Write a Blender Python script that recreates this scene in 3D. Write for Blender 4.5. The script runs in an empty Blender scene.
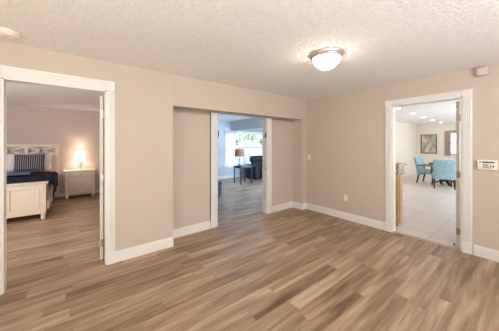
import bpy, bmesh, math, random
from mathutils import Vector, Matrix
R = math.radians
rnd = random.Random(7)
C = bpy.context.scene.collection
S = bpy.context.scene

# ------------------------------------------------------------------ camera, world, lights, exposure
cd = bpy.data.cameras.new('camera'); cam = bpy.data.objects.new('camera', cd); C.objects.link(cam)
cam.location = (0, 0, 1.441); cam.rotation_euler = (R(90), 0, R(-38.07))
cd.sensor_width = 36; cd.lens = 16.07; cd.shift_y = -0.0419; cd.clip_start = 0.02
S.camera = cam
S.view_settings.view_transform = 'Standard'; S.view_settings.look = 'None'
S.view_settings.gamma = 1; S.view_settings.use_curve_mapping = False
S.view_settings.exposure = 1.3
S.cycles.max_bounces = 10; S.cycles.diffuse_bounces = 6
S.cycles.use_denoising = True
S.cycles.sample_clamp_indirect = 6

W = bpy.data.worlds.new('sky'); S.world = W; W.use_nodes = True
wb = W.node_tree.nodes['Background']; wb.inputs[0].default_value = (0.82, 0.9, 1.0, 1); wb.inputs[1].default_value = 1.6

def area(name, loc, direction, sx, sy, energy, col):
    d = bpy.data.lights.new(name, 'AREA'); d.shape = 'RECTANGLE'; d.size = sx; d.size_y = sy
    d.energy = energy; d.color = col
    o = bpy.data.objects.new(name, d); C.objects.link(o); o.location = loc
    o.rotation_euler = Vector(direction).to_track_quat('-Z', 'Y').to_euler()
    return o
# unseen fill lights added to brighten each room
area('fill_main_front', (0.6, -2.5, 1.45), (0, 1, 1.5), 3.8, 1.7, 150, (0.87, 0.95, 1.0))  # added fill tilted up to brighten the ceiling; no window built here
area('fill_main_left', (-1.9, 0.4, 1.4), (1, 0.3, 1.4), 2.4, 1.6, 30, (1.0, 0.88, 0.64))  # added warm fill from the left; the wall behind it is solid
area('fill_living', (5.9, 3.95, 1.5), (-0.1, 1, 0.35), 2.6, 1.7, 115, (0.50, 0.72, 1.0))  # added blue fill standing in front of the partition wall, not a window
area('fill_bedroom', (-2.9, 4.5, 1.5), (1, 0.8, 0.4), 2.4, 1.5, 46, (1.0, 0.94, 0.92))  # added fill out of view, angled to lift the bedroom walls
area('fill_dining', (9.2, -0.85, 1.5), (0, 1, 0.1), 5.0, 1.8, 66, (0.92, 0.96, 1.0))  # added wide fill for the dining room; no window on this side

# ------------------------------------------------------------------ mesh helpers
def box(bm, x0, x1, y0, y1, z0, z1, bev=0.0, seg=2):
    m = Matrix.Translation(((x0+x1)/2, (y0+y1)/2, (z0+z1)/2)) @ Matrix.Diagonal((abs(x1-x0), abs(y1-y0), abs(z1-z0), 1))
    v = bmesh.ops.create_cube(bm, size=1, matrix=m)['verts']
    if bev > 0:
        e = list({e for q in v for e in q.link_edges})
        bmesh.ops.bevel(bm, geom=list(v)+e, offset=bev, segments=seg, affect='EDGES', profile=0.5)
    return bm
def tube(bm, p0, p1, r0, r1=None, n=14):
    p0, p1 = Vector(p0), Vector(p1); d = p1-p0; r1 = r0 if r1 is None else r1
    m = Matrix.Translation((p0+p1)/2) @ d.to_track_quat('Z', 'Y').to_matrix().to_4x4()
    bmesh.ops.create_cone(bm, cap_ends=True, segments=n, radius1=r0, radius2=r1, depth=d.length, matrix=m)
    return bm
def prism(bm, p0, p1, a0, a1):                     # square bar tapering from half-size a0 to a1
    p0, p1 = Vector(p0), Vector(p1)
    q = []
    for p, a in ((p0, a0), (p1, a1)):
        q.append([bm.verts.new(p+Vector((sx*a, sy*a, 0))) for sx, sy in ((-1,-1),(1,-1),(1,1),(-1,1))])
    for i in range(4):
        bm.faces.new((q[0][i], q[0][(i+1) % 4], q[1][(i+1) % 4], q[1][i]))
    bm.faces.new(q[0][::-1]); bm.faces.new(q[1])
    bmesh.ops.recalc_face_normals(bm, faces=bm.faces[:])
    return bm
def lathe(bm, prof, c=(0, 0, 0), n=40):
    rings = []
    for r, z in prof:
        if r < 1e-5: rings.append([bm.verts.new((c[0], c[1], c[2]+z))])
        else: rings.append([bm.verts.new((c[0]+r*math.cos(2*math.pi*i/n), c[1]+r*math.sin(2*math.pi*i/n), c[2]+z)) for i in range(n)])
    for a, b in zip(rings, rings[1:]):
        for i in range(n):
            j = (i+1) % n
            if len(a) == 1 and len(b) == 1: continue
            if len(a) == 1: bm.faces.new((a[0], b[j], b[i]))
            elif len(b) == 1: bm.faces.new((a[i], a[j], b[0]))
            else: bm.faces.new((a[i], a[j], b[j], b[i]))
    bmesh.ops.recalc_face_normals(bm, faces=bm.faces[:])
    return bm
def B(): return bmesh.new()
def obj(name, bm, mat, parent=None, ang=35, label=None):
    me = bpy.data.meshes.new(name); bm.to_mesh(me); bm.free()
    for p in me.polygons: p.use_smooth = True
    me.set_sharp_from_angle(angle=R(ang))
    me.materials.append(mat)
    o = bpy.data.objects.new(name, me); C.objects.link(o)
    if parent: o.parent = parent
    if label: o['label'] = label
    return o
def thing(name, label, cat, loc=(0, 0, 0), rz=0, group=None):
    o = bpy.data.objects.new(name, None); C.objects.link(o); o.empty_display_size = 0.1
    o.location = loc; o.rotation_euler = (0, 0, rz); return tag(o, label, cat, group)
def tag(o, label, cat, group=None, kind=None):
    o['label'] = label; o['category'] = cat
    if group: o['group'] = group
    if kind: o['kind'] = kind
    return o
def struct(name, bm, mat, label, cat, ang=35):
    o = obj(name, bm, mat, None, ang); return tag(o, label, cat, None, 'structure')
def kids(o): return [c for c in bpy.data.objects if c.parent == o]
def dup(o, parent=None):
    c = o.copy(); C.objects.link(c); c.parent = parent
    for k in kids(o): dup(k, c)
    return c

# ------------------------------------------------------------------ materials
def srgb(h):
    v = [int(h[i:i+2], 16)/255 for i in (0, 2, 4)]
    return tuple((x/12.92 if x <= .04045 else ((x+.055)/1.055)**2.4) for x in v)+(1,)
class NT:
    def __init__(s, m): s.t = m.node_tree
    def n(s, typ, **k):
        q = s.t.nodes.new(typ)
        for a, b in k.items(): setattr(q, a, b)
        return q
    def l(s, a, b): s.t.links.new(a, b)
    def math(s, op, a, b=None):
        q = s.n('ShaderNodeMath', operation=op)
        for i, v in enumerate((a, b)):
            if v is None: continue
            if isinstance(v, (int, float)): q.inputs[i].default_value = v
            else: s.l(v, q.inputs[i])
        return q.outputs[0]
def mat(name, hexc, rough=0.5, metal=0.0, noise=0.0, nscale=20.0, bump=0.0, bscale=60.0, emit=0.0, ecol=None, spec=0.5, alpha=None, sheen=0.0):
    m = bpy.data.materials.new(name); m.use_nodes = True; t = NT(m)
    p = m.node_tree.nodes['Principled BSDF']
    c = srgb(hexc)
    p.inputs['Base Color'].default_value = c; p.inputs['Roughness'].default_value = rough; p.inputs['Metallic'].default_value = metal
    p.inputs['Specular IOR Level'].default_value = spec; p.inputs['Sheen Weight'].default_value = sheen
    tc = t.n('ShaderNodeTexCoord')
    if noise:
        nz = t.n('ShaderNodeTexNoise'); nz.inputs['Scale'].default_value = nscale; nz.inputs['Detail'].default_value = 4
        t.l(tc.outputs['Object'], nz.inputs['Vector'])
        mx = t.n('ShaderNodeMix', data_type='RGBA'); t.l(nz.outputs['Fac'], mx.inputs['Factor'])
        mx.inputs['A'].default_value = tuple(max(0, x*(1-noise)) for x in c[:3])+(1,)
        mx.inputs['B'].default_value = tuple(min(1, x*(1+noise)) for x in c[:3])+(1,)
        t.l(mx.outputs['Result'], p.inputs['Base Color'])
    if bump:
        nb = t.n('ShaderNodeTexNoise'); nb.inputs['Scale'].default_value = bscale; nb.inputs['Detail'].default_value = 3
        t.l(tc.outputs['Object'], nb.inputs['Vector'])
        bp = t.n('ShaderNodeBump'); bp.inputs['Strength'].default_value = bump; bp.inputs['Distance'].default_value = 0.02
        t.l(nb.outputs['Fac'], bp.inputs['Height']); t.l(bp.outputs['Normal'], p.inputs['Normal'])
    if emit:
        p.inputs['Emission Color'].default_value = srgb(ecol or hexc); p.inputs['Emission Strength'].default_value = emit
    return m

def plank_floor():
    m = bpy.data.materials.new('laminate_planks'); m.use_nodes = True; t = NT(m); p = m.node_tree.nodes['Principled BSDF']
    tc = t.n('ShaderNodeTexCoord'); sp = t.n('ShaderNodeSeparateXYZ'); t.l(tc.outputs['Object'], sp.inputs[0])
    x, y = sp.outputs[0], sp.outputs[1]
    PW, PL = 0.14, 1.22
    ry = t.math('DIVIDE', y, PW); row = t.math('FLOOR', ry)
    w1 = t.n('ShaderNodeTexWhiteNoise', noise_dimensions='1D'); t.l(row, w1.inputs['W'])
    xs = t.math('ADD', t.math('DIVIDE', x, PL), t.math('MULTIPLY', w1.outputs['Value'], 7.3)); col = t.math('FLOOR', xs)
    cb = t.n('ShaderNodeCombineXYZ'); t.l(row, cb.inputs[0]); t.l(col, cb.inputs[1])
    w2 = t.n('ShaderNodeTexWhiteNoise', noise_dimensions='2D'); t.l(cb.outputs[0], w2.inputs['Vector'])
    rv = w2.outputs['Value']
    # long streaks along the plank, each plank with its own pattern
    def streak(sx, sy, detail, dist=0.0):
        v = t.n('ShaderNodeCombineXYZ'); t.l(t.math('MULTIPLY', x, sx), v.inputs[0]); t.l(t.math('MULTIPLY', y, sy), v.inputs[1])
        n = t.n('ShaderNodeTexNoise', noise_dimensions='4D'); t.l(v.outputs[0], n.inputs['Vector']); t.l(t.math('MULTIPLY', rv, 37.0), n.inputs['W'])
        n.inputs['Scale'].default_value = 1; n.inputs['Detail'].default_value = detail; n.inputs['Distortion'].default_value = dist
        return n.outputs['Fac']
    s1 = streak(1.2, 13, 4, 0.7); s2 = streak(3.0, 60.0, 4, 0.3)
    f = t.math('ADD', t.math('MULTIPLY', rv, 0.24), t.math('ADD', t.math('MULTIPLY', s1, 1.2), t.math('MULTIPLY', s2, 0.45)))
    f = t.math('SUBTRACT', f, 0.40)
    cr = t.n('ShaderNodeValToRGB'); t.l(f, cr.inputs[0])
    e = cr.color_ramp.elements
    e[0].position = 0.16; e[0].color = srgb('5c4936'); e[1].position = 0.92; e[1].color = srgb('c8b299')
    for ps, hx in ((0.36, '846b54'), (0.52, '9a8067'), (0.7, 'b09881')):
        q = e.new(ps); q.color = srgb(hx)
    # seams
    def edge(v, wdt):
        fr = t.math('FRACT', v); d = t.math('MINIMUM', fr, t.math('SUBTRACT', 1.0, fr)); return t.math('LESS_THAN', d, wdt)
    seam = t.math('MAXIMUM', edge(ry, 0.0085), edge(xs, 0.0013))
    mx = t.n('ShaderNodeMix', data_type='RGBA'); t.l(t.math('MULTIPLY', seam, 0.55), mx.inputs['Factor']); t.l(cr.outputs[0], mx.inputs['A'])
    mx.inputs['B'].default_value = srgb('4a3828'); t.l(mx.outputs['Result'], p.inputs['Base Color'])
    t.l(t.math('ADD', 0.34, t.math('MULTIPLY', s2, 0.12)), p.inputs['Roughness'])
    p.inputs['Specular IOR Level'].default_value = 0.45
    bp = t.n('ShaderNodeBump'); bp.inputs['Strength'].default_value = 0.12; bp.inputs['Distance'].default_value = 0.004
    t.l(t.math('SUBTRACT', s2, seam), bp.inputs['Height']); t.l(bp.outputs['Normal'], p.inputs['Normal'])
    return m
def tile_floor():
    m = bpy.data.materials.new('ceramic_tiles'); m.use_nodes = True; t = NT(m); p = m.node_tree.nodes['Principled BSDF']
    tc = t.n('ShaderNodeTexCoord'); br = t.n('ShaderNodeTexBrick'); br.offset = 0.0
    t.l(tc.outputs['Object'], br.inputs['Vector'])
    for k, v in (('Scale', 1.0), ('Brick Width', 0.5), ('Row Height', 0.5), ('Mortar Size', 0.006), ('Mortar Smooth', 0.2)): br.inputs[k].default_value = v
    br.inputs['Color1'].default_value = srgb('d8cfc8'); br.inputs['Color2'].default_value = srgb('d0c6be'); br.inputs['Mortar'].default_value = srgb('b3a99f')
    nz = t.n('ShaderNodeTexNoise'); nz.inputs['Scale'].default_value = 3.5; nz.inputs['Detail'].default_value = 5; t.l(tc.outputs['Object'], nz.inputs['Vector'])
    mx = t.n('ShaderNodeMix', data_type='RGBA', blend_type='MULTIPLY'); mx.inputs['Factor'].default_value = 0.35
    t.l(br.outputs['Color'], mx.inputs['A']); t.l(nz.outputs['Color'], mx.inputs['B'])
    hs = t.n('ShaderNodeValToRGB'); t.l(nz.outputs['Fac'], hs.inputs[0]); hs.color_ramp.elements[0].color = (.62, .6, .58, 1); hs.color_ramp.elements[1].color = (1, 1, 1, 1)
    t.l(hs.outputs[0], mx.inputs['B']); t.l(mx.outputs['Result'], p.inputs['Base Color']); p.inputs['Roughness'].default_value = 0.28
    return m
def popcorn(name, hexc, strength):
    m = bpy.data.materials.new(name); m.use_nodes = True; t = NT(m); p = m.node_tree.nodes['Principled BSDF']
    tc = t.n('ShaderNodeTexCoord')
    nz = t.n('ShaderNodeTexNoise'); nz.inputs['Scale'].default_value = 42; nz.inputs['Detail'].default_value = 4; nz.inputs['Roughness'].default_value = 0.65
    vo = t.n('ShaderNodeTexVoronoi'); vo.inputs['Scale'].default_value = 75
    for q in (nz, vo): t.l(tc.outputs['Object'], q.inputs['Vector'])
    h = t.math('SUBTRACT', nz.outputs['Fac'], t.math('MULTIPLY', vo.outputs['Distance'], 0.35))
    cr = t.n('ShaderNodeValToRGB'); t.l(nz.outputs['Fac'], cr.inputs[0]); c = srgb(hexc)
    cr.color_ramp.elements[0].position = .3; cr.color_ramp.elements[0].color = tuple(v*.88 for v in c[:3])+(1,); cr.color_ramp.elements[1].position = .62; cr.color_ramp.elements[1].color = c
    t.l(cr.outputs[0], p.inputs['Base Color']); p.inputs['Roughness'].default_value = 0.95; p.inputs['Specular IOR Level'].default_value = 0.1
    bp = t.n('ShaderNodeBump'); bp.inputs['Strength'].default_value = strength; bp.inputs['Distance'].default_value = 0.02
    t.l(h, bp.inputs['Height']); t.l(bp.outputs['Normal'], p.inputs['Normal'])
    return m
def glass(name, tint=(1, 1, 1), refl=0.06):
    m = bpy.data.materials.new(name); m.use_nodes = True; t = NT(m); nt = m.node_tree
    nt.nodes.remove(nt.nodes['Principled BSDF']); out = nt.nodes['Material Output']
    a = t.n('ShaderNodeBsdfTransparent'); a.inputs[0].default_value = tint+(1,)
    g = t.n('ShaderNodeBsdfGlossy'); g.inputs['Roughness'].default_value = 0.02
    mx = t.n('ShaderNodeMixShader'); mx.inputs[0].default_value = refl
    t.l(a.outputs[0], mx.inputs[1]); t.l(g.outputs[0], mx.inputs[2]); t.l(mx.outputs[0], out.inputs[0])
    return m
def translucent(name, hexc, tr=0.5, clear=0.0, emit=0.0, ecol=None, wave=0.0):
    m = bpy.data.materials.new(name); m.use_nodes = True; t = NT(m); nt = m.node_tree
    nt.nodes.remove(nt.nodes['Principled BSDF']); out = nt.nodes['Material Output']; c = srgb(hexc)
    d = t.n('ShaderNodeBsdfDiffuse'); d.inputs[0].default_value = c
    r = t.n('ShaderNodeBsdfTranslucent'); r.inputs[0].default_value = c
    mx = t.n('ShaderNodeMixShader'); mx.inputs[0].default_value = tr; t.l(d.outputs[0], mx.inputs[1]); t.l(r.outputs[0], mx.inputs[2]); res = mx.outputs[0]
    if clear:
        a = t.n('ShaderNodeBsdfTransparent'); m2 = t.n('ShaderNodeMixShader'); m2.inputs[0].default_value = clear
        t.l(res, m2.inputs[1]); t.l(a.outputs[0], m2.inputs[2]); res = m2.outputs[0]
    if emit:
        em = t.n('ShaderNodeEmission'); em.inputs[0].default_value = srgb(ecol or hexc); em.inputs[1].default_value = emit
        ad = t.n('ShaderNodeAddShader'); t.l(res, ad.inputs[0]); t.l(em.outputs[0], ad.inputs[1]); res = ad.outputs[0]
    t.l(res, out.inputs[0])
    return m
def stripes(name, ha, hb, freq, axis=0, duty=0.5, rough=0.9):
    m = bpy.data.materials.new(name); m.use_nodes = True; t = NT(m); p = m.node_tree.nodes['Principled BSDF']
    tc = t.n('ShaderNodeTexCoord'); sp = t.n('ShaderNodeSeparateXYZ'); t.l(tc.outputs['Object'], sp.inputs[0])
    f = t.math('LESS_THAN', t.math('FRACT', t.math('MULTIPLY', sp.outputs[axis], freq)), duty)
    mx = t.n('ShaderNodeMix', data_type='RGBA'); t.l(f, mx.inputs['Factor']); mx.inputs['A'].default_value = srgb(ha); mx.inputs['B'].default_value = srgb(hb)
    t.l(mx.outputs['Result'], p.inputs['Base Color']); p.inputs['Roughness'].default_value = rough
    return m
def ramp_noise(name, stops, scale, rough=0.5, kind='noise', stretch=(1, 1, 1), detail=6):
    m = bpy.data.materials.new(name); m.use_nodes = True; t = NT(m); p = m.node_tree.nodes['Principled BSDF']
    tc = t.n('ShaderNodeTexCoord'); mp = t.n('ShaderNodeMapping'); mp.inputs['Scale'].default_value = stretch; t.l(tc.outputs['Object'], mp.inputs[0])
    if kind == 'noise':
        n = t.n('ShaderNodeTexNoise'); n.inputs['Scale'].default_value = scale; n.inputs['Detail'].default_value = detail; o = n.outputs['Fac']
    else:
        n = t.n('ShaderNodeTexVoronoi'); n.inputs['Scale'].default_value = scale; o = n.outputs['Color']
    t.l(mp.outputs[0], n.inputs['Vector'])
    cr = t.n('ShaderNodeValToRGB'); t.l(o, cr.inputs[0]); e = cr.color_ramp.elements
    e[0].position, e[0].color = stops[0][0], srgb(stops[0][1]); e[1].position, e[1].color = stops[-1][0], srgb(stops[-1][1])
    for ps, hx in stops[1:-1]: q = e.new(ps); q.color = srgb(hx)
    t.l(cr.outputs[0], p.inputs['Base Color']); p.inputs['Roughness'].default_value = rough
    return m

M = dict(
    wall=mat('wall_paint_beige', 'c5b8ab', 0.9, noise=0.02, nscale=4, bump=0.05, bscale=90, spec=0.2),
    wall_bed=mat('wall_paint_bedroom', 'c9bcb3', 0.9, noise=0.02, nscale=4, spec=0.2),
    wall_liv=mat('wall_paint_living', 'c9cbd0', 0.9, noise=0.02, nscale=4, spec=0.2),
    wall_din=mat('wall_paint_dining', 'e3dccf', 0.9, noise=0.02, nscale=4, spec=0.2),
    ceil=popcorn('popcorn_ceiling', 'f4f2f1', 0.5), ceil_smooth=mat('ceiling_paint_white', 'ececee', 0.9, noise=0.02, nscale=5, spec=0.2),
    trim=mat('trim_paint_white', 'e3e0dc', 0.42, noise=0.015, nscale=6), floor=plank_floor(), tile=tile_floor(),
    door=mat('door_paint_white', 'd9d2c8', 0.45, noise=0.015, nscale=6), nickel=mat('brushed_nickel', 'a8a39c', 0.32, 1.0, noise=0.08, nscale=60),
    satin=mat('satin_nickel', 'cfc8bf', 0.4, 0.8, noise=0.05, nscale=60), brass=mat('aged_brass', 'b99a5c', 0.35, 1.0, noise=0.1, nscale=40), dark=mat('dark_bronze', '2f2d30', 0.45, 0.6, noise=0.1, nscale=40),
    plastic=mat('white_plastic', 'e6e2da', 0.4, noise=0.01), tan=mat('tan_plastic', 'b79f88', 0.5, noise=0.05, nscale=30), almond=mat('almond_plastic', 'cdc0b3', 0.5, noise=0.03, nscale=30), slot=mat('dark_slot', '4a443f', 0.6, noise=0.05),
    cream=mat('cream_furniture_paint', 'e4d9c6', 0.45, noise=0.03, nscale=8), navy=mat('navy_quilt', '242638', 0.85, noise=0.25, nscale=14, bump=0.3, bscale=25, spec=0.1),
    throw=mat('grey_blue_throw', '59627c', 0.9, noise=0.2, nscale=30, bump=0.3, bscale=90), linen=mat('white_linen', 'e9e6e6', 0.9, noise=0.03, nscale=8, bump=0.15, bscale=12),
    blush=mat('blush_linen', 'e7d2c4', 0.9, noise=0.03, nscale=8, bump=0.15, bscale=12),
    stripe=stripes('navy_white_stripe', '2a2b45', 'a29c9c', 27.0, 0, 0.32), steel=mat('grey_metal', '3a3d44', 0.4, 0.7, noise=0.08, nscale=30),
    leather=mat('navy_leather', '1b1f28', 0.55, spec=0.3, noise=0.2, nscale=12, bump=0.2, bscale=60), stool=mat('slate_upholstery', '4d5468', 0.8, noise=0.15, nscale=30, bump=0.2, bscale=120),
    tabletop=mat('dark_slate_wood', '3c3e43', 0.4, noise=0.15, nscale=10), aqua=ramp_noise('aqua_patterned_fabric', ((.35, '68909f'), (.5, '87a9b8'), (.66, 'a9c1cc')), 45, 0.9),
    espresso=mat('espresso_wood', '3b2219', 0.4, noise=0.3, nscale=14), granite=ramp_noise('speckled_granite', ((.3, '84726a'), (.45, 'b9a69c'), (.6, 'd9cdc4'), (.75, 'a88a82')), 55, 0.25, 'voronoi'),
    oak=ramp_noise('honey_oak', ((.3, 'a9854f'), (.5, 'c39d66'), (.7, 'd3b17c')), 6, 0.45, 'noise', (8, 8, 0.8)),
    ceramic=mat('white_ceramic', 'ecebe8', 0.2, noise=0.01), pewter=mat('pewter_frame', '6d675f', 0.45, 0.3, noise=0.1, nscale=30),
    canvas=ramp_noise('muted_landscape_print', ((.3, '857b70'), (.45, 'aca296'), (.55, 'bcb2a5'), (.7, 'ddd3c4')), 3.2, 0.8, 'noise', (1, 2.2, 1.2)),
    drape=mat('tan_drape', 'b09a8b', 0.95, noise=0.1, nscale=10), glass=glass('window_glass', (1, 1, 1), 0.03),
    sheer=translucent('sheer_curtain', 'f4f5fb', 0.6, 0.3), shade_w=translucent('white_roller_shade', 'f2f2f6', 0.7, 0.1),
    bowl=translucent('frosted_glass_bowl', 'fff6ea', 0.5, 0, 7.0, 'fff3e2'), lens=mat('downlight_lens', 'ffffff', 0.4, emit=9, ecol='fff3e2'),
    lshade=translucent('lit_white_lampshade', 'fff3e6', 0.5, 0, 1.0, 'fff0e0'), oshade=translucent('terracotta_lampshade', 'd29a7a', 0.5), aglass=glass('clear_lamp_glass', (.86, .9, .92), 0.18),
    tglass=mat('turquoise_glass', 'bfeceb', 0.12, noise=0.05, spec=0.8), lcd=mat('keypad_screen', '3d4140', 0.2, noise=0.05), key=mat('keypad_grey', '8d8c8a', 0.5, noise=0.03),
    leaf=ramp_noise('garden_leaves', ((.3, '4f6e3c'), (.5, '7c9a58'), (.7, 'a5ba7e')), 4, 0.7), bark=mat('bark', '5c4a3a', 0.9, noise=0.3, nscale=20),
    grass=mat('grass_ground', '7f9a5e', 0.95, noise=0.25, nscale=5), fence=mat('white_fence_paint', 'e8e8ea', 0.6, noise=0.04, nscale=6),
)

# ------------------------------------------------------------------ the room shell
Z = 2.44
bm = box(B(), -3.1, 8.6, -2.7, 8.25, -0.1, 0.0)
struct('floor', bm, M['floor'], 'wood-look laminate plank floor running through main room, bedroom and living room', 'floor')
bm = box(B(), 4.165, 13.6, -1.1, 3.7, -0.05, 0.004)
struct('floor_dining', bm, M['tile'], 'pale beige square ceramic tile floor beyond the right doorway', 'floor')
bm = box(B(), -3.1, 4.2, -2.7, 3.3, Z, Z+0.1); box(bm, -3.1, 1.08, 3.3, 8.25, Z, Z+0.1)
struct('ceiling', bm, M['ceil'], 'off-white popcorn-textured ceiling of the main room and bedroom', 'ceiling')
bm = box(B(), 1.08, 8.6, 3.4, 8.25, Z, Z+0.1)
struct('ceiling_living', bm, M['ceil_smooth'], 'smooth white ceiling of the living room, seen through the middle doorway', 'ceiling')
bm = box(B(), 4.2, 13.6, -1.1, 3.7, Z, Z+0.1)
struct('ceiling_dining', bm, M['ceil_smooth'], 'smooth white ceiling with recessed lights, beyond the right doorway', 'ceiling')

D1 = (-0.558, 0.30, 2.09)            # bedroom doorway x0, x1, head
D2 = (0.597, 1.44, 2.085)           # dining doorway y0, y1, head
D3 = (1.962, 3.15, 2.005)            # living doorway
RX0, RX1, RY, HZ = 1.098, 3.957, 3.43, 1.996   # recess
bm = box(B(), -2.1, D1[0], 3.164, 3.284, 0, Z); box(bm, D1[0], D1[1], 3.164, 3.284, D1[2], Z); box(bm, D1[1], RX0, 3.164, 3.284, 0, Z)
box(bm, 0.98, RX0, 3.284, 3.62, 0, Z); box(bm, RX0, RX1, 3.164, RY, HZ, Z); box(bm, RX1, 4.225, 3.164, 3.62, 0, Z)
box(bm, RX0, 1.826, RY, 3.49, 0, 1.952); box(bm, 3.292, RX1, RY, 3.49, 0, 1.962)          # recessed panels either side of the doorway
box(bm, RX0, 1.94, 3.55, 3.6, 0, Z); box(bm, 3.22, RX1, 3.55, 3.6, 0, Z); box(bm, 1.962, 3.15, 3.43, 3.56, D3[2], Z)
struct('wall_back', bm, M['wall'], 'beige wall with the bedroom doorway and the recessed living room doorway', 'wall')
bm = box(B(), 4.105, 4.225, -2.7, D2[0], 0, Z); box(bm, 4.105, 4.225, D2[0], D2[1], D2[2], Z); box(bm, 4.105, 4.225, D2[1], 3.164, 0, Z)
struct('wall_right', bm, M['wall'], 'beige right wall with the doorway to the dining room', 'wall')
bm = box(B(), -2.1, -2.0, -2.7, 3.164, 0, Z); struct('wall_left', bm, M['wall'], 'beige left wall of the main room', 'wall')
bm = box(B(), -2.0, 4.105, -2.7, -2.6, 0, Z); struct('wall_front', bm, M['wall'], 'beige wall opposite the bedroom doorway', 'wall')
# bedroom
bm = box(B(), -3.1, 1.08, 8.05, 8.2, 0, Z); box(bm, 0.96, 1.08, 3.62, 8.05, 0, Z); box(bm, -3.1, -3.0, 3.284, 8.05, 0, Z); box(bm, -3.0, -2.1, 3.164, 3.284, 0, Z)
struct('wall_bedroom', bm, M['wall_bed'], 'pinkish beige bedroom wall behind the bed and nightstand', 'wall')
# living room
WX0, WX1, WZ0, WZ1 = 5.05, 7.75, 0.5, 1.95
bm = box(B(), 1.08, WX0, 8.1, 8.25, 0, Z); box(bm, WX1, 8.6, 8.1, 8.25, 0, Z); box(bm, WX0, WX1, 8.1, 8.25, 0, WZ0); box(bm, WX0, WX1, 8.1, 8.25, WZ1, Z)
box(bm, 8.5, 8.6, 3.76, 8.1, 0, Z); box(bm, 4.225, 8.5, 3.70, 3.78, 0, Z)
struct('wall_living', bm, M['wall_liv'], 'pale grey living room wall around the bright window', 'wall')
bm = box(B(), 5.32, 8.5, 3.79, 8.1, 2.04, Z)
struct('trim_soffit', bm, M['wall_liv'], 'dropped grey ceiling box in front of the living room window', 'soffit')
# dining room
DY0, DY1, DZ0, DZ1 = 0.9, 2.42, 1.0, 2.04
bm = box(B(), 4.225, 13.6, 3.64, 3.70, 0, Z); box(bm, 13.5, 13.6, DY1, 3.64, 0, Z); box(bm, 13.5, 13.6, -1.0, DY0, 0, Z); box(bm, 13.5, 13.6, DY0, DY1, 0, DZ0); box(bm, 13.5, 13.6, DY0, DY1, DZ1, Z)
box(bm, 4.225, 13.6, -1.1, -1.0, 0, Z)
struct('wall_dining', bm, M['wall_din'], 'cream dining room wall carrying the framed picture', 'wall')

# baseboards
def base_run(bm, p, q, n, h=0.135, th=0.016):      # p->q along the wall foot, n = direction into the room
    (x0, y0), (x1, y1) = p, q
    for (a, z0, z1) in ((th, 0, h-0.03), (th*0.7, h-0.03, h-0.012), (th*0.4, h-0.012, h)):
        xa, xb = sorted((x0, x1)); ya, yb = sorted((y0, y1))
        if n[0]: xa, xb = sorted((x0, x0+n[0]*a))
        if n[1]: ya, yb = sorted((y0, y0+n[1]*a))
        box(bm, xa, xb, ya, yb, z0, z1)
    return bm
bm = base_run(B(), (0.385, 3.164), (RX0, 3.164), (0, -1)); base_run(bm, (-2, 3.164), (-0.63, 3.164), (0, -1))
base_run(bm, (RX0, RY), (1.83, RY), (0, -1)); base_run(bm, (3.292, RY), (RX1, RY), (0, -1)); base_run(bm, (RX1, 3.15), (RX1, RY), (-1, 0)); base_run(bm, (RX1-0.016, 3.164), (4.105, 3.164), (0, -1))
struct('baseboard_back', bm, M['trim'], 'white baseboard along the beige wall with bedroom and living room doorways', 'baseboard')
bm = base_run(B(), (4.105, -2.6), (4.105, 0.485), (-1, 0)); base_run(bm, (4.105, 1.525), (4.105, 3.164), (-1, 0))
struct('baseboard_right', bm, M['trim'], 'white baseboard along the right wall beside the dining doorway', 'baseboard')
bm = base_run(B(), (-3.0, 8.05), (0.96, 8.05), (0, -1), 0.1); base_run(bm, (0.96, 3.62), (0.96, 8.05), (-1, 0), 0.1)
struct('baseboard_bedroom', bm, M['trim'], 'white baseboard behind the nightstand', 'baseboard')
bm = base_run(B(), (1.08, 8.1), (8.5, 8.1), (0, -1), 0.11)
struct('baseboard_living', bm, M['trim'], 'white baseboard under the living room window', 'baseboard')
bm = base_run(B(), (4.225, 3.64), (13.5, 3.64), (0, -1), 0.1); base_run(bm, (13.5, -1), (13.5, 3.64), (-1, 0), 0.1)
struct('baseboard_dining', bm, M['trim'], 'white baseboard of the dining room', 'baseboard')

# fluted door casings
def casing_x(x0, x1, head, wl, wr, wt, yf, yb, blocks=True):     # doorway in a wall facing -Y
    bm = B()
    for a, b in ((x0-wl, x0), (x1, x1+wr)):
        box(bm, a, b, yf-0.014, yf, 0, head+wt, 0.003, 1)
        w = b-a
        for k in range(4):
            c = a+w*(0.2+0.2*k); box(bm, c-w*0.06, c+w*0.06, yf-0.021, yf-0.013, 0.15 if blocks else 0, head-0.01, 0.003, 1)
        if blocks:
            box(bm, a-0.002, b+0.002, yf-0.024, yf, 0, 0.15, 0.003, 1); box(bm, a-0.002, b+0.002, yf-0.024, yf, head-0.003, head+wt, 0.004, 1)
            box(bm, a+w*0.25, b-w*0.25, yf-0.029, yf-0.02, head+wt*0.25, head+wt*0.75, 0.004, 1)
    if wt > 0.03:
        box(bm, x0, x1, yf-0.014, yf, head, head+wt, 0.003, 1)
        for k in range(3):
            c = head+wt*(0.25+0.25*k); box(bm, x0, x1, yf-0.021, yf-0.013, c-wt*0.07, c+wt*0.07, 0.003, 1)
    th = 0.014
    box(bm, x0-0.001, x0+th, yf-0.004, yb, 0, head); box(bm, x1-th, x1+0.001, yf-0.004, yb, 0, head); box(bm, x0, x1, yf-0.004, yb, head-th, head+0.001)
    return bm
struct('trim_1', casing_x(D1[0], D1[1], D1[2], 0.115, 0.085, 0.115, 3.164, 3.284), M['trim'], 'white fluted casing around the bedroom doorway', 'door casing')
struct('trim_2', casing_x(D3[0], D3[1], D3[2], 0.122, 0.128, 0.0, RY, 3.56, False), M['trim'], 'white casing on both sides of the living room doorway', 'door casing')
bm = casing_x(-D2[1], -D2[0], D2[2], 0.1, 0.1, 0.085, 0, 0.12)
for v in bm.verts: v.co = Vector((v.co.y+4.105, -v.co.x, v.co.z))
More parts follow.
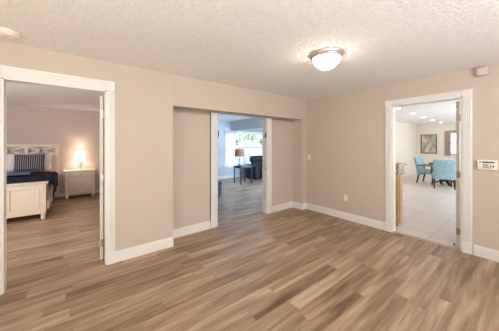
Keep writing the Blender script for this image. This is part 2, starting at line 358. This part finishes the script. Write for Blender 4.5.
struct('trim_3', bm, M['trim'], 'white fluted casing around the dining room doorway', 'door casing')
bm = box(B(), 4.10, 4.18, D2[0]+0.014, D2[1]-0.014, 0.0, 0.008, 0.003, 1)
struct('trim_threshold', bm, M['tan'], 'thin tan threshold strip between the plank floor and dining tiles', 'threshold')

# swung-open doors
def hinged_door(name, label, loc, rz, w=0.76, h=2.05, th=0.036, side=1, panel_mat='door'):
    r = thing(name, label, 'door', loc, rz); r['kind'] = 'structure'
    bm = box(B(), 0.004, w, 0, th*side, 0.012, h, 0.002, 1)
    for (z0, z1) in ((0.18, 0.9), (1.03, h-0.15)):
        for (a, b) in ((0.1, w/2-0.04), (w/2+0.04, w-0.1)):
            box(bm, a, b, -0.004*side, th*side+0.004*side, z0, z1, 0.003, 1)
    obj('door_slab', bm, M[panel_mat], r)
    for z in (0.22, 1.02, 1.82):
        bm = tube(B(), (-0.002, -0.006*side, z-0.045), (-0.002, -0.006*side, z+0.045), 0.007, n=10); box(bm, -0.001, 0.004, 0, 0.03*side, z-0.045, z+0.045)
        obj('hinge', bm, M['nickel'], r, label='nickel hinge')
    k = B(); lathe(k, [(0, -0.07), (.018, -0.068), (.028, -0.055), (.026, -.038), (.012, -.026), (.012, -.004), (.03, -.002), (.03, 0), (0, 0)], n=20)
    for v in k.verts: v.co = Vector((w-0.065+v.co.x, (v.co.z if side > 0 else -v.co.z), 0.95+v.co.y))
    obj('door_knob', k, M['brass'], r, label='brass knob')
    return r
hinged_door('door_1', 'white bedroom door swung fully open, seen edge-on at right side of bedroom doorway', (0.278, 3.31, 0), R(84), side=1)
hinged_door('door_2', 'white dining room door swung open, seen edge-on at right side of dining doorway', (4.238, 0.645, 0), R(-3), side=1)

r = thing('door_stop', 'small nickel door stop on the floor at foot of the open dining door', 'door stop', (4.262, 0.70, 0.004))
obj('post', lathe(B(), [(0, 0), (.016, 0), (.016, .006), (.008, .01), (.008, .035), (0, .035)], n=16), M['nickel'], r); obj('rubber_tip', lathe(B(), [(0, .033), (.012, .033), (.013, .045), (.008, .052), (0, .052)], n=16), M['plastic'], r)
# hardware on the living-room doorway
for x, s, lab in ((D3[0]+0.014, 1, 'left'), (D3[1]-0.014, -1, 'right')):
    r = thing('door_bracket', f'small dark metal bracket high on the {lab} jamb of living room doorway', 'bracket', (x, 3.45, 1.63), 0, 'hardware on the living room jambs')
    bm = box(B(), 0, s*0.012, -0.018, 0.018, -0.045, 0.045, 0.002, 1); tube(bm, (s*0.016, -0.012, -0.05), (s*0.016, -0.012, 0.05), 0.012, n=10); obj('hinge_plate', bm, M['dark'], r)
    r = thing('strike_plate', f'brass latch plate at hand height on the {lab} jamb of living room doorway', 'latch plate', (x, 3.45, 0.945), 0, 'hardware on the living room jambs')
    obj('plate', box(B(), 0, s*0.004, -0.014, 0.014, -0.03, 0.03, 0.0015, 1), M['brass'], r)
    obj('roller_catch', tube(B(), (s*0.004, 0, 0), (s*0.016, 0, 0), 0.011, 0.007, 12), M['brass'], r)

# ------------------------------------------------------------------ main-room fixtures
r = thing('ceiling_light', 'round flush-mount ceiling light with glowing frosted bowl and nickel rim', 'ceiling light', (2.19, 1.416, Z))
obj('mounting_rim', lathe(B(), [(0, 0), (.181, 0), (.184, -.01), (.178, -.024), (.164, -.032), (.158, -.046), (.149, -.052), (.143, -.046), (0, -.044)], n=56), M['satin'], r)
obj('glass_bowl', lathe(B(), [(.144, -.048), (.142, -.066), (.13, -.095), (.106, -.122), (.075, -.146), (.045, -.161), (.018, -.168), (0, -.169)], n=56), M['bowl'], r, 60, 'glowing frosted glass bowl')
obj('finial', lathe(B(), [(0, -.166), (.013, -.168), (.014, -.174), (.007, -.178), (.01, -.184), (.006, -.19), (0, -.192)], n=20), M['nickel'], r)
r = thing('smoke_detector', 'round cream smoke detector on the ceiling above bedroom doorway', 'smoke detector', (-0.475, 2.88, Z))
obj('mounting_base', lathe(B(), [(0, 0), (.088, 0), (.088, -.012), (.08, -.014), (0, -.014)], n=40), M['plastic'], r)
obj('cover', lathe(B(), [(.082, -.014), (.083, -.03), (.07, -.042), (.05, -.05), (.03, -.052), (0, -.052)], n=40), M['cream'], r)
obj('test_button', lathe(B(), [(0, -.05), (.014, -.051), (.014, -.056), (0, -.057)], (0.025, 0, 0), 16), M['plastic'], r)
r = thing('motion_sensor', 'small beige sensor box high on the right wall against the ceiling', 'sensor', (4.105, 0.405, 2.375))
obj('housing', box(B(), -0.05, 0, -0.055, 0.055, -0.055, 0.05, 0.006), M['almond'], r)
obj('front_cover', box(B(), -0.058, -0.048, -0.047, 0.047, -0.045, 0.042, 0.004), M['almond'], r)
r = thing('alarm_keypad', 'white wall-mounted alarm keypad with dark screen beside the dining doorway', 'keypad', (4.105, 0.362, 1.185))
obj('housing', box(B(), -0.026, 0, -0.09, 0.09, -0.062, 0.062, 0.006), M['plastic'], r)
obj('screen', box(B(), -0.029, -0.024, -0.062, 0.045, 0.024, 0.042, 0.001, 1), M['lcd'], r, label='dark narrow screen')
obj('status_light', box(B(), -0.029, -0.024, 0.05, 0.07, 0.030, 0.042, 0.001, 1), M['lcd'], r)
def seg(bm, y, z, w, h): box(bm, -0.0285, -0.025, y-w/2, y+w/2, z-h/2, z+h/2)
bm = B()                                                   # "8" "U" and an arrow cluster on the panel, y decreases to the right
for (y, kind) in ((0.022, '8'), (-0.018, 'U')):
    seg(bm, y+0.012, -0.016, 0.008, 0.05); seg(bm, y-0.012, -0.016, 0.008, 0.05); seg(bm, y, -0.037, 0.03, 0.008)
    if kind == '8': seg(bm, y, 0.005, 0.03, 0.008); seg(bm, y, -0.016, 0.03, 0.008)
seg(bm, -0.052, -0.016, 0.008, 0.04); seg(bm, -0.052, -0.016, 0.026, 0.009)
obj('symbols', bm, M['key'], r, label='grey symbols')
obj('arrow_key', box(B(), -0.03, -0.024, 0.05, 0.068, -0.03, -0.008, 0.002, 1), M['plastic'], r)
r = thing('wall_plate', 'narrow tan wall plate between the dining casing and alarm keypad', 'wall plate', (4.105, 0.469, 1.185))
obj('plate', box(B(), -0.012, 0, -0.0125, 0.0125, -0.055, 0.055, 0.003), M['tan'], r)
obj('button', box(B(), -0.016, -0.01, -0.006, 0.006, -0.012, 0.012, 0.002, 1), M['tan'], r)
r = thing('light_switch', 'white toggle light switch near the corner of the right wall', 'light switch', (4.105, 3.085, 1.165))
obj('switch_plate', box(B(), -0.007, 0, -0.037, 0.037, -0.058, 0.058, 0.003), M['plastic'], r)
obj('toggle', prism(B(), (-0.005, 0, 0.0), (-0.02, 0, 0.012), 0.007, 0.004), M['plastic'], r)
r = thing('wall_outlet', 'white electrical outlet low on the right wall above the baseboard', 'outlet', (4.105, 2.23, 0.414))
obj('outlet_plate', box(B(), -0.007, 0, -0.035, 0.035, -0.057, 0.057, 0.003), M['plastic'], r)
for z in (-0.024, 0.024):
    s = obj('socket', box(B(), -0.009, -0.006, -0.016, 0.016, z-0.014, z+0.014, 0.001, 1), M['plastic'], r)
    b = box(B(), -0.0095, -0.0085, -0.008, -0.005, z-0.005, z+0.005); box(b, -0.0095, -0.0085, 0.005, 0.008, z-0.005, z+0.005); obj('slots', b, M['slot'], s)

# ------------------------------------------------------------------ bedroom
BX0, BX1, BY0, BY1 = -2.17, -0.38, 5.84, 8.0
r = thing('bed', 'large cream panelled wooden bed with lattice headboard', 'bed', (-1.275, 6.9, 0)); ox, oy = 1.275, -6.9
hw = (BX1-BX0)/2
h = B()
for x in (-hw, hw): box(h, x-0.04, x+0.04, 1.03, 1.1, 0.05, 1.40, 0.004, 1)
for x in (-0.3, 0.3): box(h, x-0.035, x+0.035, 1.035, 1.094, 0.5, 1.40, 0.003, 1)
box(h, -hw+0.04, hw-0.04, 1.045, 1.085, 1.385, 1.42); box(h, -hw-0.055, hw+0.055, 1.02, 1.11, 1.415, 1.45, 0.005); box(h, -hw+0.04, hw-0.04, 1.04, 1.09, 1.12, 1.18); box(h, -hw+0.04, hw-0.04, 1.05, 1.08, 0.3, 1.13)
obj('headboard', h, M['cream'], r)
for cx in (-0.58, 0.0, 0.58):
    x = B()
    for s in (-1, 1):
        p0, p1 = Vector((cx-0.27, 1.065, 1.285-s*0.095)), Vector((cx+0.27, 1.065, 1.285+s*0.095))
        d = (p1-p0).normalized(); u = d.cross(Vector((0, 1, 0)))
        q = [x.verts.new(p+u*a*0.021+Vector((0, b*0.012, 0))) for p in (p0, p1) for a, b in ((-1,-1),(1,-1),(1,1),(-1,1))]
        for i in range(4): x.faces.new((q[i], q[(i+1) % 4], q[4+(i+1) % 4], q[4+i]))
    bmesh.ops.recalc_face_normals(x, faces=x.faces[:]); obj('lattice', x, M['cream'], r, label='crossed lattice panel')
f = box(B(), -hw+0.12, hw-0.12, -1.045, -1.015, 0.13, 0.68); box(f, -hw+0.03, hw-0.03, -1.09, -0.98, 0.69, 0.725, 0.006); box(f, -hw+0.11, hw-0.11, -1.06, -1.0, 0.60, 0.69, 0.004, 1); box(f, -hw+0.11, hw-0.11, -1.06, -1.0, 0.11, 0.21, 0.004, 1)
for x in (-hw+0.2, -0.3, 0.3, hw-0.2): box(f, x-0.045, x+0.045, -1.058, -1.005, 0.2, 0.61, 0.003, 1)
obj('footboard', f, M['cream'], r)
for x in (-hw+0.105, hw-0.105):
    g = box(B(), x-0.045, x+0.045, -1.075, -0.985, 0.13, 0.69, 0.004, 1); obj('bedpost', g, M['cream'], r)
    obj('leg', lathe(B(), [(0, 0), (.026, 0), (.034, .02), (.036, .05), (.028, .075), (.04, .085), (.042, .11), (.038, .13), (0, .13)], (x, -1.03, 0), 24), M['cream'], r)
for x in (-hw+0.04, hw-0.04):
    obj('side_rail', box(B(), x-0.016, x+0.016, -0.99, 1.04, 0.17, 0.36, 0.004, 1), M['cream'], r)
obj('mattress', box(B(), -hw+0.07, hw-0.07, -0.98, 1.02, 0.36, 0.715, 0.06, 4), M['linen'], r)
def cover(x0, x1, y0, y1, top, drop, dropfoot, th=0.02, amp=0.012, seed=3, out=0.085, wig=0.016):      # quilt with draped sides
    bm = B(); nx, ny = 46, 40; rr = random.Random(seed); ph = [rr.uniform(0, 6.28) for _ in range(8)]
    grid = []
    W_ = (x1-x0)
    for j in range(ny+1):
        row = []
        for i in range(nx+1):
            u = -drop+(W_+2*drop)*i/nx; y = y0+(y1-y0)*j/ny
            if u < 0: x, z, wv = x0, top+u, 1
            elif u > W_: x, z, wv = x1, top-(u-W_), 1
            else: x, z, wv = x0+u, top, 0
            e = min(abs(u), abs(u-W_))
            if 0 <= u <= W_: z -= 0.04*max(0, 1-e/0.09)**2
            else: x += (out*min(1, e/0.06)+wig*math.sin(y*9+ph[0])*min(1, e/0.3))*(1 if u > W_ else -1)
            z -= 0.11*max(0, 1-(y-y0)/0.09)**2
            z += amp*(math.sin(x*6+ph[1])*math.sin(y*5+ph[2])+0.5*math.sin(x*13+y*7+ph[3]))*(0.4 if wv else 1)
            row.append(bm.verts.new((x, y, z)))
        grid.append(row)
    for j in range(ny):
        for i in range(nx): bm.faces.new((grid[j][i], grid[j][i+1], grid[j+1][i+1], grid[j+1][i]))
    bmesh.ops.recalc_face_normals(bm, faces=bm.faces[:]); bmesh.ops.solidify(bm, geom=bm.faces[:], thickness=th)
    return bm
q = obj('quilt', cover(-hw+0.03, hw-0.03, -0.94, 0.40, 0.805, 0.33, 0, amp=0.010), M['navy'], None, 60); q.location = (-1.275, 6.9, 0)
tag(q, 'dark navy quilt spread over the bed', 'quilt')
q = obj('bed_sheet', cover(-hw+0.05, hw-0.05, -0.92, 0.9, 0.75, 0.46, 0, 0.012, 0.005, 9, 0.006, 0.004), M['blush'], None, 60); q.location = (-1.275, 6.9, 0)
tag(q, 'pale blush bed sheet hanging below the navy quilt edge', 'sheet')
t_ = box(B(), -0.42, 0.42, -0.2, 0.2, 0, 0.05, 0.022, 3); t_ = obj('throw_blanket', t_, M['throw'], None, 60); t_.location = (-1.15, 6.50, 0.825); t_.rotation_euler = (0, 0, R(4)); tag(t_, 'folded grey blue throw blanket lying on the navy quilt', 'blanket')
def pillow(w, h, t, n=20):
    bm = B(); g = {}
    for s in (-1, 1):
        for i in range(n+1):
            for j in range(n+1):
                u, v = i/n*2-1, j/n*2-1
                if s == 1 and (i in (0, n) or j in (0, n)): g[s, i, j] = g[-1, i, j]; continue
                pin = 1-0.07*(1-abs(u)**2)*abs(v)**3; pin2 = 1-0.07*(1-abs(v)**2)*abs(u)**3
                th = t/2*((1-u**4)*(1-v**4))**0.5
                g[s, i, j] = bm.verts.new((u*w/2*pin2, s*th, v*h/2*pin))
        for i in range(n):
            for j in range(n): bm.faces.new((g[s, i, j], g[s, i+1, j], g[s, i+1, j+1], g[s, i, j+1]))
    bmesh.ops.recalc_face_normals(bm, faces=bm.faces[:])
    return bm
def put_pillow(name, w, h, t, m, loc, rx, rz, label):
    o = obj(name, pillow(w, h, t), M[m], None, 80); o.location = loc; o.rotation_euler = (R(rx), 0, R(rz)); return tag(o, label, 'pillow', 'pillows at the headboard')
put_pillow('pillow', 0.70, 0.46, 0.2, 'linen', (-1.42, 7.68, 1.005), -16, 0, 'white pillow left of the striped pillow on the bed')
put_pillow('pillow', 0.54, 0.44, 0.2, 'linen', (-0.74, 7.70, 1.0), -16, 0, 'white pillow right of the striped pillow, nearest the nightstand')
put_pillow('pillow', 0.54, 0.43, 0.17, 'stripe', (-0.85, 7.42, 1.005), -18, 0, 'navy and white striped pillow in the middle of the bed')

r = thing('nightstand', 'cream two-drawer nightstand beside the bed', 'nightstand', (0.115, 7.8, 0))
c = box(B(), -0.32, 0.32, -0.19, 0.19, 0.1, 0.715, 0.003, 1)
for x in (-0.32, 0.27): box(c, x, x+0.05, -0.2, -0.185, 0.1, 0.715, 0.002, 1)
obj('cabinet_body', c, M['cream'], r); obj('top', box(B(), -0.35, 0.35, -0.225, 0.21, 0.712, 0.745, 0.006), M['cream'], r)
for (z0, z1) in ((0.15, 0.53), (0.555, 0.69)):
    d = obj('drawer', box(B(), -0.262, 0.262, -0.203, -0.18, z0, z1, 0.004), M['cream'], r)
    k = lathe(B(), [(0, 0), (.008, 0), (.008, .012), (.016, .018), (.014, .026), (0, .028)], n=16)
    for v in k.verts: v.co = Vector((v.co.x, -0.203-v.co.z, (z0+z1)/2+v.co.y))
    obj('knob', k, M['nickel'], d)
for x in (-0.285, 0.285):
    for y in (-0.165, 0.165): obj('leg', prism(B(), (x, y, 0), (x, y, 0.105), 0.027, 0.035), M['cream'], r)
r = thing('table_lamp', 'lit bedside lamp with turquoise glass base on the nightstand', 'lamp', (0.115, 7.86, 0.745))
obj('base', lathe(B(), [(0, 0), (.07, 0), (.07, .012), (.035, .02), (.04, .07), (.05, .15), (.045, .22), (.028, .28), (.014, .31), (0, .31)], n=28), M['tglass'], r, 50)
obj('stem', tube(B(), (0, 0, .305), (0, 0, .36), 0.008), M['nickel'], r)
obj('lamp_shade', lathe(B(), [(.12, .335), (.085, .52), (.083, .52), (.117, .335)], n=32), M['lshade'], r, label='glowing white shade')
pl = bpy.data.lights.new('bedside_bulb', 'POINT'); pl.energy = 4; pl.color = (1.0, 0.88, 0.76); pl.shadow_soft_size = 0.04
po = bpy.data.objects.new('bedside_bulb', pl); C.objects.link(po); po.location = (0.115, 7.86, 1.17)

# ------------------------------------------------------------------ living room
r = thing('window_1', 'bright living room window with white frame and muntin bars', 'window', (0, 8.1, 0)); r['kind'] = 'structure'
f = B()
for x in (WX0, 6.03, 7.24, WX1): box(f, x-0.035, x+0.035, 0.012, 0.106, WZ0, WZ1, 0.004, 1)
for z in (WZ0, 1.35, WZ1): box(f, WX0, WX1, 0.02, 0.10, z-0.035, z+0.035, 0.004, 1)
box(f, WX0-0.08, WX1+0.08, -0.015, 0.0, WZ1, WZ1+0.08, 0.003, 1); box(f, WX0-0.08, WX0, -0.015, 0, WZ0, WZ1); box(f, WX1, WX1+0.08, -0.015, 0, WZ0, WZ1)
obj('window_frame', f, M['trim'], r)
g = B()
for x in (5.54, 6.43, 6.84): box(g, x-0.008, x+0.008, 0.05, 0.07, 1.35, WZ1)
box(g, WX0, WX1, 0.05, 0.07, 1.64, 1.656); obj('muntin_bars', g, M['trim'], r)
obj('window_glass', box(B(), WX0, WX1, 0.058, 0.062, WZ0, WZ1), M['glass'], r)
obj('window_sill', box(B(), WX0-0.1, WX1+0.1, -0.06, 0.02, WZ0-0.05, WZ0-0.02, 0.005), M['trim'], r)
def curtain(w, z0, z1, depth, waves, mat_, name, label, loc, rz=0, rod=True):
    r = thing(name, label, 'curtain', loc, rz); bm = B(); n = waves*8; pr = []
    for i in range(n+1):
        t = i/n; pr.append((w*t, depth*math.sin(t*waves*2*math.pi)))
    nz = 8
    vs = [[bm.verts.new((x, y*(0.7+0.5*(1-k/nz)), z0+(z1-z0)*k/nz)) for x, y in pr] for k in range(nz+1)]
    for k in range(nz):
        for i in range(n): bm.faces.new((vs[k][i], vs[k][i+1], vs[k+1][i+1], vs[k+1][i]))
    obj('curtain_panel', bm, M[mat_], r, 80)
    if rod: obj('curtain_rod', tube(B(), (-0.05, 0, z1), (w+0.05, 0, z1), 0.01, n=10), M['nickel'], r)
    return r
curtain(0.55, 0.5, 1.99, 0.022, 7, 'sheer', 'sheer_curtain', 'sheer white curtain gathered at left of the living room window', (4.98, 8.02, 0))
r = thing('roller_shade', 'white translucent shade over the lower half of living room window', 'window shade', (6.6, 8.09, 0))
obj('fabric', box(B(), -1.02, 1.02, -0.003, 0.0, 0.55, 1.31), M['shade_w'], r); obj('bottom_bar', box(B(), -1.02, 1.02, -0.012, 0.004, 0.53, 0.555, 0.003), M['trim'], r)
obj('top_tube', tube(B(), (-1.02, -0.018, 1.32), (1.02, -0.018, 1.32), 0.018, n=14), M['trim'], r)

r = thing('end_table', 'grey metal-legged end table beside the navy recliner', 'table', (4.95, 6.72, 0))
obj('tabletop', box(B(), -0.27, 0.27, -0.24, 0.24, 0.615, 0.65, 0.004), M['tabletop'], r)
for x in (-0.24, 0.24):
    for y in (-0.21, 0.21): obj('leg', box(B(), x-0.018, x+0.018, y-0.018, y+0.018, 0, 0.616, 0.002, 1), M['steel'], r)
a = B()
for y in (-0.21, 0.21): box(a, -0.24, 0.24, y-0.01, y+0.01, 0.575, 0.616)
for x in (-0.24, 0.24): box(a, x-0.01, x+0.01, -0.21, 0.21, 0.575, 0.616)
obj('apron', a, M['steel'], r)
r = thing('table_lamp', 'unlit lamp with terracotta shade and clear glass base on the grey end table', 'lamp', (4.87, 6.84, 0.65))
obj('foot', lathe(B(), [(0, 0), (.075, 0), (.075, .018), (.06, .024), (0, .024)], n=28), M['dark'], r)
obj('base', lathe(B(), [(.04, .024), (.07, .05), (.092, .1), (.09, .15), (.06, .22), (.03, .27), (.022, .31), (0, .312)], n=28), M['aglass'], r, 60, 'clear glass gourd')
obj('stem', tube(B(), (0, 0, .024), (0, 0, .40), 0.009), M['dark'], r)
obj('lamp_shade', lathe(B(), [(.185, .345), (.155, .62), (.152, .62), (.182, .345)], n=36), M['oshade'], r, label='terracotta drum shade')
obj('finial', lathe(B(), [(0, .60), (.008, .60), (.012, .64), (.006, .66), (0, .665)], n=12), M['dark'], r)

r = thing('recliner_sofa', 'dark navy leather reclining sofa in front of living room window', 'sofa', (5.75, 6.9, 0))
L = M['leather']
obj('base', box(B(), 0.06, 2.0, 0.06, 0.82, 0.05, 0.3, 0.03, 3), L, r)
for x in (0.0, 1.84):
    a = box(B(), x, x+0.24, 0.02, 0.80, 0.03, 0.5, 0.04, 4); box(a, x-0.015, x+0.255, 0.0, 0.78, 0.43, 0.58, 0.065, 5); obj('armrest', a, L, r, 60)
for k in range(2):
    x = 0.25+k*0.8; obj('seat', box(B(), x, x+0.785, 0.0, 0.62, 0.27, 0.47, 0.07, 5), L, r, 60)
    obj('footrest', box(B(), x+0.02, x+0.765, -0.03, 0.05, 0.07, 0.36, 0.03, 4), L, r, 60)
    b = box(B(), x, x+0.785, 0.52, 0.72, 0.42, 0.72, 0.085, 5); obj('backrest', b, L, r, 60)
    obj('headrest', box(B(), x-0.02, x+0.8, 0.55, 0.80, 0.66, 0.95, 0.10, 5), L, r, 60)
for x in (0.14, 1.9):
    for y in (0.12, 0.72): obj('foot', box(B(), x-0.03, x+0.03, y-0.03, y+0.03, 0, 0.06, 0.004, 1), M['dark'], r)
r = thing('ottoman', 'slate upholstered ottoman just inside the living room doorway', 'ottoman', (2.95, 5.56, 0))
obj('seat', box(B(), -0.25, 0.25, -0.25, 0.25, 0.33, 0.42, 0.03, 3), M['stool'], r); obj('body', box(B(), -0.24, 0.24, -0.24, 0.24, 0.05, 0.335, 0.015, 2), M['stool'], r)
for x in (-0.2, 0.2):
    for y in (-0.2, 0.2): obj('leg', tube(B(), (x, y, 0), (x, y, 0.055), 0.016, 0.022), M['dark'], r)

# outdoors, seen through the living-room window
struct('ground', box(B(), -2, 22, 8.3, 20, -0.3, -0.1), M['grass'], 'green lawn outside the living room window', 'ground')
fe = thing('garden_fence', 'white board fence outside the living room window', 'fence', (8.0, 12.5, -0.1))
bm = B()
for k in range(60): x = -5+k*0.2; box(bm, x, x+0.185, 0, 0.025, 0.05, 1.5)
obj('boards', bm, M['fence'], fe); bm = B()
for z in (0.25, 1.25): box(bm, -5, 7, 0.025, 0.07, z, z+0.09)
obj('rails', bm, M['fence'], fe)
def tree(x, y, h, rad, label):
    r = thing('garden_tree', label, 'tree', (x, y, -0.1), 0, 'trees beyond the white fence')
    tr = tube(B(), (0, 0, 0), (0.05, 0, h*0.6), 0.1, 0.06)
    for k in range(5):
        a = k*1.26; tube(tr, (0.04, 0, h*0.45), (rad*0.55*math.cos(a), rad*0.55*math.sin(a), h*0.72), 0.045, 0.015, 8)
    obj('trunk', tr, M['bark'], r)
    bm = B()
    for k in range(1500):
        d = Vector((rnd.gauss(0, 1), rnd.gauss(0, 1), rnd.gauss(0, 1))).normalized()*rad*(0.45+0.55*rnd.random()**0.5)
        p = Vector((0, 0, h*0.68))+Vector((d.x, d.y, d.z*0.85)); s = 0.06+0.05*rnd.random()
        a = Vector((rnd.gauss(0, 1), rnd.gauss(0, 1), rnd.gauss(0, 1))).normalized(); b = a.cross(Vector((rnd.gauss(0, 1), rnd.gauss(0, 1), 1))).normalized()
        v = [bm.verts.new(p+a*s*i+b*s*0.5*j) for i, j in ((-1, 0), (0, -1), (1, 0), (0, 1))]; bm.faces.new(v)
    obj('crown', bm, M['leaf'], r, 180)
tree(6.2, 14.6, 3.4, 1.35, 'leafy tree seen at left part of living room window'); tree(10.2, 14.9, 3.6, 1.45, 'leafy tree seen in the middle of living room window'); tree(13.3, 15.2, 3.4, 1.35, 'leafy tree seen at right part of living room window')

# ------------------------------------------------------------------ dining room
r = thing('breakfast_bar', 'wooden breakfast bar end with granite top just inside the dining doorway', 'counter', (4.55, 1.47, 0))
obj('body', box(B(), -0.09, 0.10, 0.0, 2.15, 0.0, 0.91, 0.004, 1), M['oak'], r)
obj('end_panel', box(B(), -0.03, 0.085, -0.014, 0.002, 0.06, 0.9, 0.003, 1), M['oak'], r)
obj('backsplash', box(B(), -0.08, 0.19, -0.012, 2.15, 0.905, 1.065, 0.004, 1), M['granite'], r); obj('countertop', box(B(), -0.10, 0.28, -0.03, 2.16, 1.063, 1.10, 0.012, 3), M['granite'], r)

def dining_chair(label, loc, rz):
    r = thing('dining_chair', label, 'chair', loc, rz, 'aqua dining chairs')       # faces local +Y
    s = box(B(), -0.27, 0.27, -0.24, 0.28, 0.36, 0.50, 0.05, 4); obj('seat', s, M['aqua'], r, 60)
    b = box(B(), -0.29, 0.29, -0.04, 0.05, 0.30, 0.95, 0.035, 4)
    bmesh.ops.subdivide_edges(b, edges=[e for e in b.edges if e.calc_length() > 0.3], cuts=6, use_grid_fill=True)
    for v in b.verts: v.co.y += -0.27-0.12*max(0, v.co.z-0.4)/0.55+0.35*v.co.x**2
    obj('backrest', b, M['aqua'], r, 60)
    for x in (-0.275, 0.275):
        a = B(); prism(a, (x, 0.20, 0.42), (x, 0.16, 0.665), 0.02, 0.016); box(a, x-0.024, x+0.024, -0.27, 0.21, 0.655, 0.685, 0.008); obj('armrest', a, M['espresso'], r)
        for y, dy in ((-0.22, -0.09), (0.22, 0.03)): obj('leg', prism(B(), (x*0.92, y+dy, 0.0), (x*0.85, y, 0.40), 0.016, 0.026), M['espresso'], r)
    return r
ch = dining_chair('aqua upholstered dining chair with wooden arms, at end of table below the picture', (10.32, 2.38, 0.004), R(180-8))
c2 = dup(ch); c2.location = (9.68, 1.88, 0.004); c2.rotation_euler = (0, 0, R(-72)); c2['label'] = 'aqua dining chair with its back to the doorway, nearest the doorway'
c3 = dup(ch); c3.location = (10.38, 1.42, 0.004); c3.rotation_euler = (0, 0, R(8)); c3['label'] = 'aqua dining chair partly hidden by the open dining room door'
r = thing('dining_table', 'dark wood pedestal dining table between the aqua chairs', 'table', (10.6, 1.98, 0.004))
obj('tabletop', lathe(B(), [(0, .715), (.47, .715), (.485, .722), (.49, .74), (.485, .752), (.47, .757), (0, .757)], n=56), M['espresso'], r)
obj('pedestal', lathe(B(), [(0, .1), (.09, .1), (.12, .16), (.07, .24), (.06, .34), (.1, .46), (.11, .54), (.07, .62), (.16, .715), (0, .715)], n=28), M['espresso'], r)
for k in range(4):
    a = k*math.pi/2+0.5; obj('foot', prism(B(), (0.42*math.cos(a), 0.42*math.sin(a), 0.0), (0.05*math.cos(a), 0.05*math.sin(a), 0.17), 0.04, 0.06), M['espresso'], r)
def bowl(loc, sc, m, label):
    o = obj('serving_bowl', lathe(B(), [(0, 0), (.06, 0), (.065, .01), (.13, .07), (.16, .12), (.154, .12), (.12, .07), (.05, .018), (0, .016)], n=32), M[m], None, 50); o.location = loc; o.scale = (sc, sc, sc); return tag(o, label, 'bowl', 'bowls on the dining table')
bowl((10.72, 1.92, 0.763), 1.0, 'ceramic', 'white ceramic bowl on the dining table'); bowl((10.42, 1.72, 0.763), 0.9, 'pewter', 'dark bowl on the dining table, closer to the open door')

r = thing('framed_picture', 'framed muted landscape picture on the cream dining wall', 'picture', (13.5, 3.14, 1.45+0.02))
obj('canvas', box(B(), -0.02, 0, -0.28, 0.28, -0.43, 0.43), M['canvas'], r)
f = B()
for (a, b, c_, d) in ((-0.31, 0.31, 0.42, 0.46), (-0.31, 0.31, -0.46, -0.42), (-0.31, -0.27, -0.46, 0.46), (0.27, 0.31, -0.46, 0.46)): box(f, -0.035, 0, a, b, c_, d, 0.004, 1)
obj('picture_frame', f, M['pewter'], r)
r = thing('window_2', 'dining room window with white sash on the far cream wall', 'window', (13.5, 0, 0)); r['kind'] = 'structure'
f = B()
for y in (DY0, (DY0+DY1)/2, DY1): box(f, -0.006, 0.086, y-0.03, y+0.03, DZ0, DZ1, 0.003, 1)
for z in (DZ0, 1.50, DZ1): box(f, 0.0, 0.08, DY0, DY1, z-0.03, z+0.03, 0.003, 1)
obj('window_frame', f, M['trim'], r); obj('window_glass', box(B(), 0.04, 0.044, DY0, DY1, DZ0, DZ1), M['glass'], r); obj('window_sill', box(B(), -0.06, 0.0, DY0-0.08, DY1+0.08, DZ0-0.05, DZ0-0.02, 0.004), M['trim'], r)
curtain(0.2, 0.92, 2.08, 0.018, 4, 'drape', 'window_drape', 'tan drape hanging at left side of the dining window', (13.44, 2.52, 0), R(-90), False)
r = thing('window_valance', 'tan fabric valance across the top of the dining window', 'valance', (13.44, 1.66, 2.02))
obj('fabric', box(B(), -0.02, 0.05, -0.86, 0.80, -0.07, 0.05, 0.008), M['drape'], r)
cans = [(7.02, 2.32), (8.49, 2.40), (9.97, 2.475), (11.5, 2.54), (13.0, 2.585), (8.43, 1.34)]
labs = ['recessed ceiling light nearest the top left corner of dining doorway', 'second recessed ceiling light from the doorway corner in the dining row', 'middle recessed ceiling light of the dining row of five', 'fourth recessed ceiling light along the dining row', 'recessed ceiling light closest to the picture wall', 'recessed ceiling light by the open dining door']
for (x, y), lb in zip(cans, labs):
    r = thing('recessed_light', lb, 'ceiling light', (x, y, Z), 0, 'recessed dining lights')
    obj('trim_ring', lathe(B(), [(.095, 0), (.098, -.004), (.088, -.01), (.07, -.006), (.07, 0)], n=32), M['trim'], r)
    obj('lens', lathe(B(), [(0, -.004), (.07, -.005), (.072, -.001), (0, 0)], n=32), M['lens'], r, label='glowing lens')
